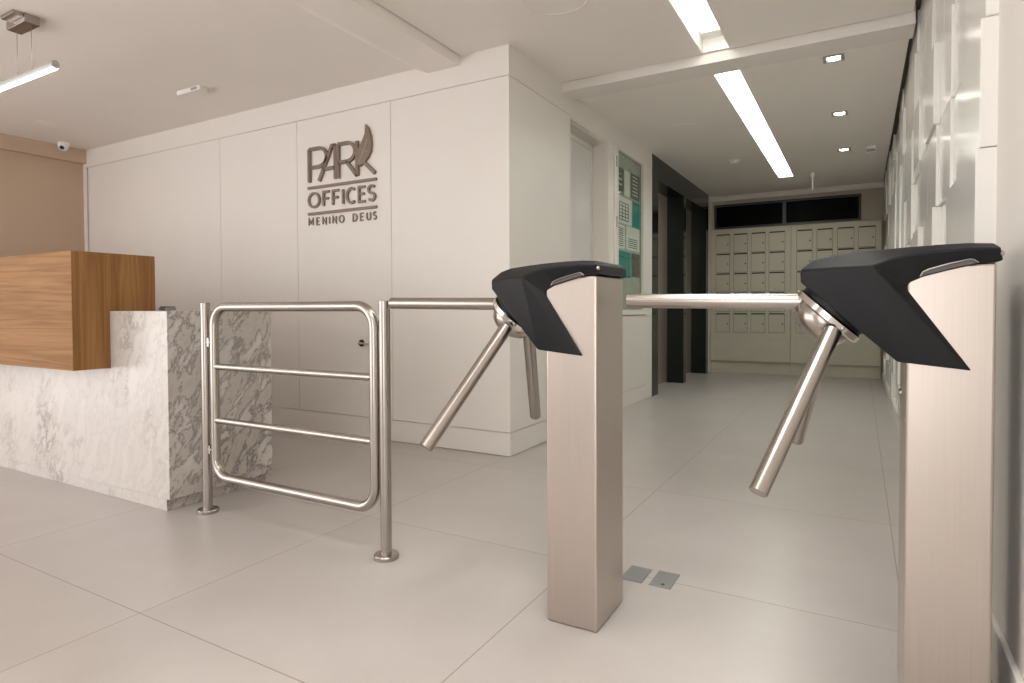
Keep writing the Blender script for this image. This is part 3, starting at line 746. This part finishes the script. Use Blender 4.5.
# ================================================================== MAILBOXES
YM = 9.40
def door_bm(w, h):
    return boxes((0, w, -.007, 0, 0, h-.014))
def mail_unit(x0, x1, cols, label):
    t = thing('mailbox_cabinet', label, 'mailboxes', ((x0+x1)/2, YM+.05, 0), 'mailbox cabinets')
    ox = (x0+x1)/2; yf = -.05
    obj('carcass', boxes((x0-ox+.002, x1-ox-.002, yf, .095, .168, 2.098)), 'mail', t, bevel=.003)
    obj('plinth', boxes((x0-ox+.002, x1-ox-.002, yf+.035, .095, 0, .166)), 'mail', t)
    obj('lower_panel', boxes((x0-ox+.006, x1-ox-.006, yf-.006, yf, .175, .492)), 'mail', t, bevel=.002)
    obj('upper_rail', boxes((x0-ox+.003, x1-ox-.003, yf-.004, yf, 2.045, 2.096)), 'mail', t, bevel=.001)
    for z0 in (1.757, 1.472, 1.185, .898, .60):
        for a, b in cols:
            dr = obj('mailbox_door', door_bm(b-a, .267), 'mail', t, bevel=.0015, loc=(a-ox, yf, z0))
            w = b-a
            obj('mail_slot', boxes((.004, w, -.003, .0, .254, .272)), 'slot', dr)
            bm = bmesh.new(); lathe(bm, (w-.025, -.007, .12), (0, -1, 0), [(0, 0), (.010, 0), (.009, .004), (0, .005)], 12)
            obj('lock', bm, 'slot', dr)
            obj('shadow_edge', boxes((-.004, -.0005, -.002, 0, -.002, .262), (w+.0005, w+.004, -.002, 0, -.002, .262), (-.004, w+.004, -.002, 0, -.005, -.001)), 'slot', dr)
mail_unit(-1.936, -.845, [(-1.855, -1.665), (-1.608, -1.422), (-1.367, -1.182), (-1.129, -.925)], 'beige mailbox cabinet of twenty doors on the elevator side')
mail_unit(-.845, .246, [(-.771, -.581), (-.519, -.330), (-.270, -.079), (-.024, .170)], 'beige mailbox cabinet of twenty doors behind the right turnstile, on the tiled wall side')

# ================================================================== FLOOR PLATES
def floor_plate(x0, x1, y0, y1, label, hole):
    t = thing('floor_plate', label, 'floor plate', ((x0+x1)/2, (y0+y1)/2, 0), 'grey floor plates')
    hx, hy = (x1-x0)/2, (y1-y0)/2
    p = obj('plate', boxes((-hx, hx, -hy, hy, 0, .003)), 'plate', t, bevel=.001)
    if hole:
        bm = bmesh.new(); lathe(bm, (.006, -hy+.022, .003), (0, 0, 1), [(0, 0), (.006, 0), (.006, .0008), (0, .0008)], 16); obj('screw_hole', bm, 'slot', t)
floor_plate(-.725, -.648, 2.043, 2.167, 'grey metal floor plate next to the turnstile pedestal', False)
floor_plate(-.624, -.549, 2.043, 2.173, 'grey metal floor plate with a screw hole, farther from the pedestal', True)

# ================================================================== CAMERA
f_px, yaw, pitch, roll, cy0 = 613.3976, .5160128, .02234208, -.003578131, 322.3727
cam = bpy.data.cameras.new('camera'); co = bpy.data.objects.new('camera', cam); C.objects.link(co)
cy, sy = math.cos(yaw), math.sin(yaw)
fw = Vector((-sy, cy, 0)); rt = Vector((cy, sy, 0)); up = Vector((0, 0, 1))
f2 = fw*math.cos(pitch) - up*math.sin(pitch); u2 = up*math.cos(pitch) + fw*math.sin(pitch)
r3 = rt*math.cos(roll) + u2*math.sin(roll); u3 = -rt*math.sin(roll) + u2*math.cos(roll)
mw = Matrix((( r3.x, u3.x, -f2.x, 0), (r3.y, u3.y, -f2.y, 0), (r3.z, u3.z, -f2.z, .95), (0, 0, 0, 1)))
co.matrix_world = mw
cam.sensor_width = 36; cam.lens = f_px/1024*36
cam.shift_y = -(341.5-cy0)/1024
cam.clip_start = .05
SC.camera = co

# ================================================================== WORLD, COLOUR
w = bpy.data.worlds.new('daylight_fill'); SC.world = w; w.use_nodes = True
w.node_tree.nodes['Background'].inputs['Color'].default_value = (1, .962, .948, 1)
w.node_tree.nodes['Background'].inputs['Strength'].default_value = 3.4  # even fill light, reaching the room through the added openings
SC.view_settings.view_transform = 'Standard'; SC.view_settings.look = 'None'
SC.view_settings.gamma = 1; SC.view_settings.use_curve_mapping = False
SC.view_settings.exposure = 0.14
SC.cycles.use_denoising = True
SC.cycles.max_bounces = 10; SC.cycles.diffuse_bounces = 6; SC.cycles.glossy_bounces = 5
SC.cycles.sample_clamp_indirect = 6
SC.cycles.caustics_reflective = False; SC.cycles.caustics_refractive = False
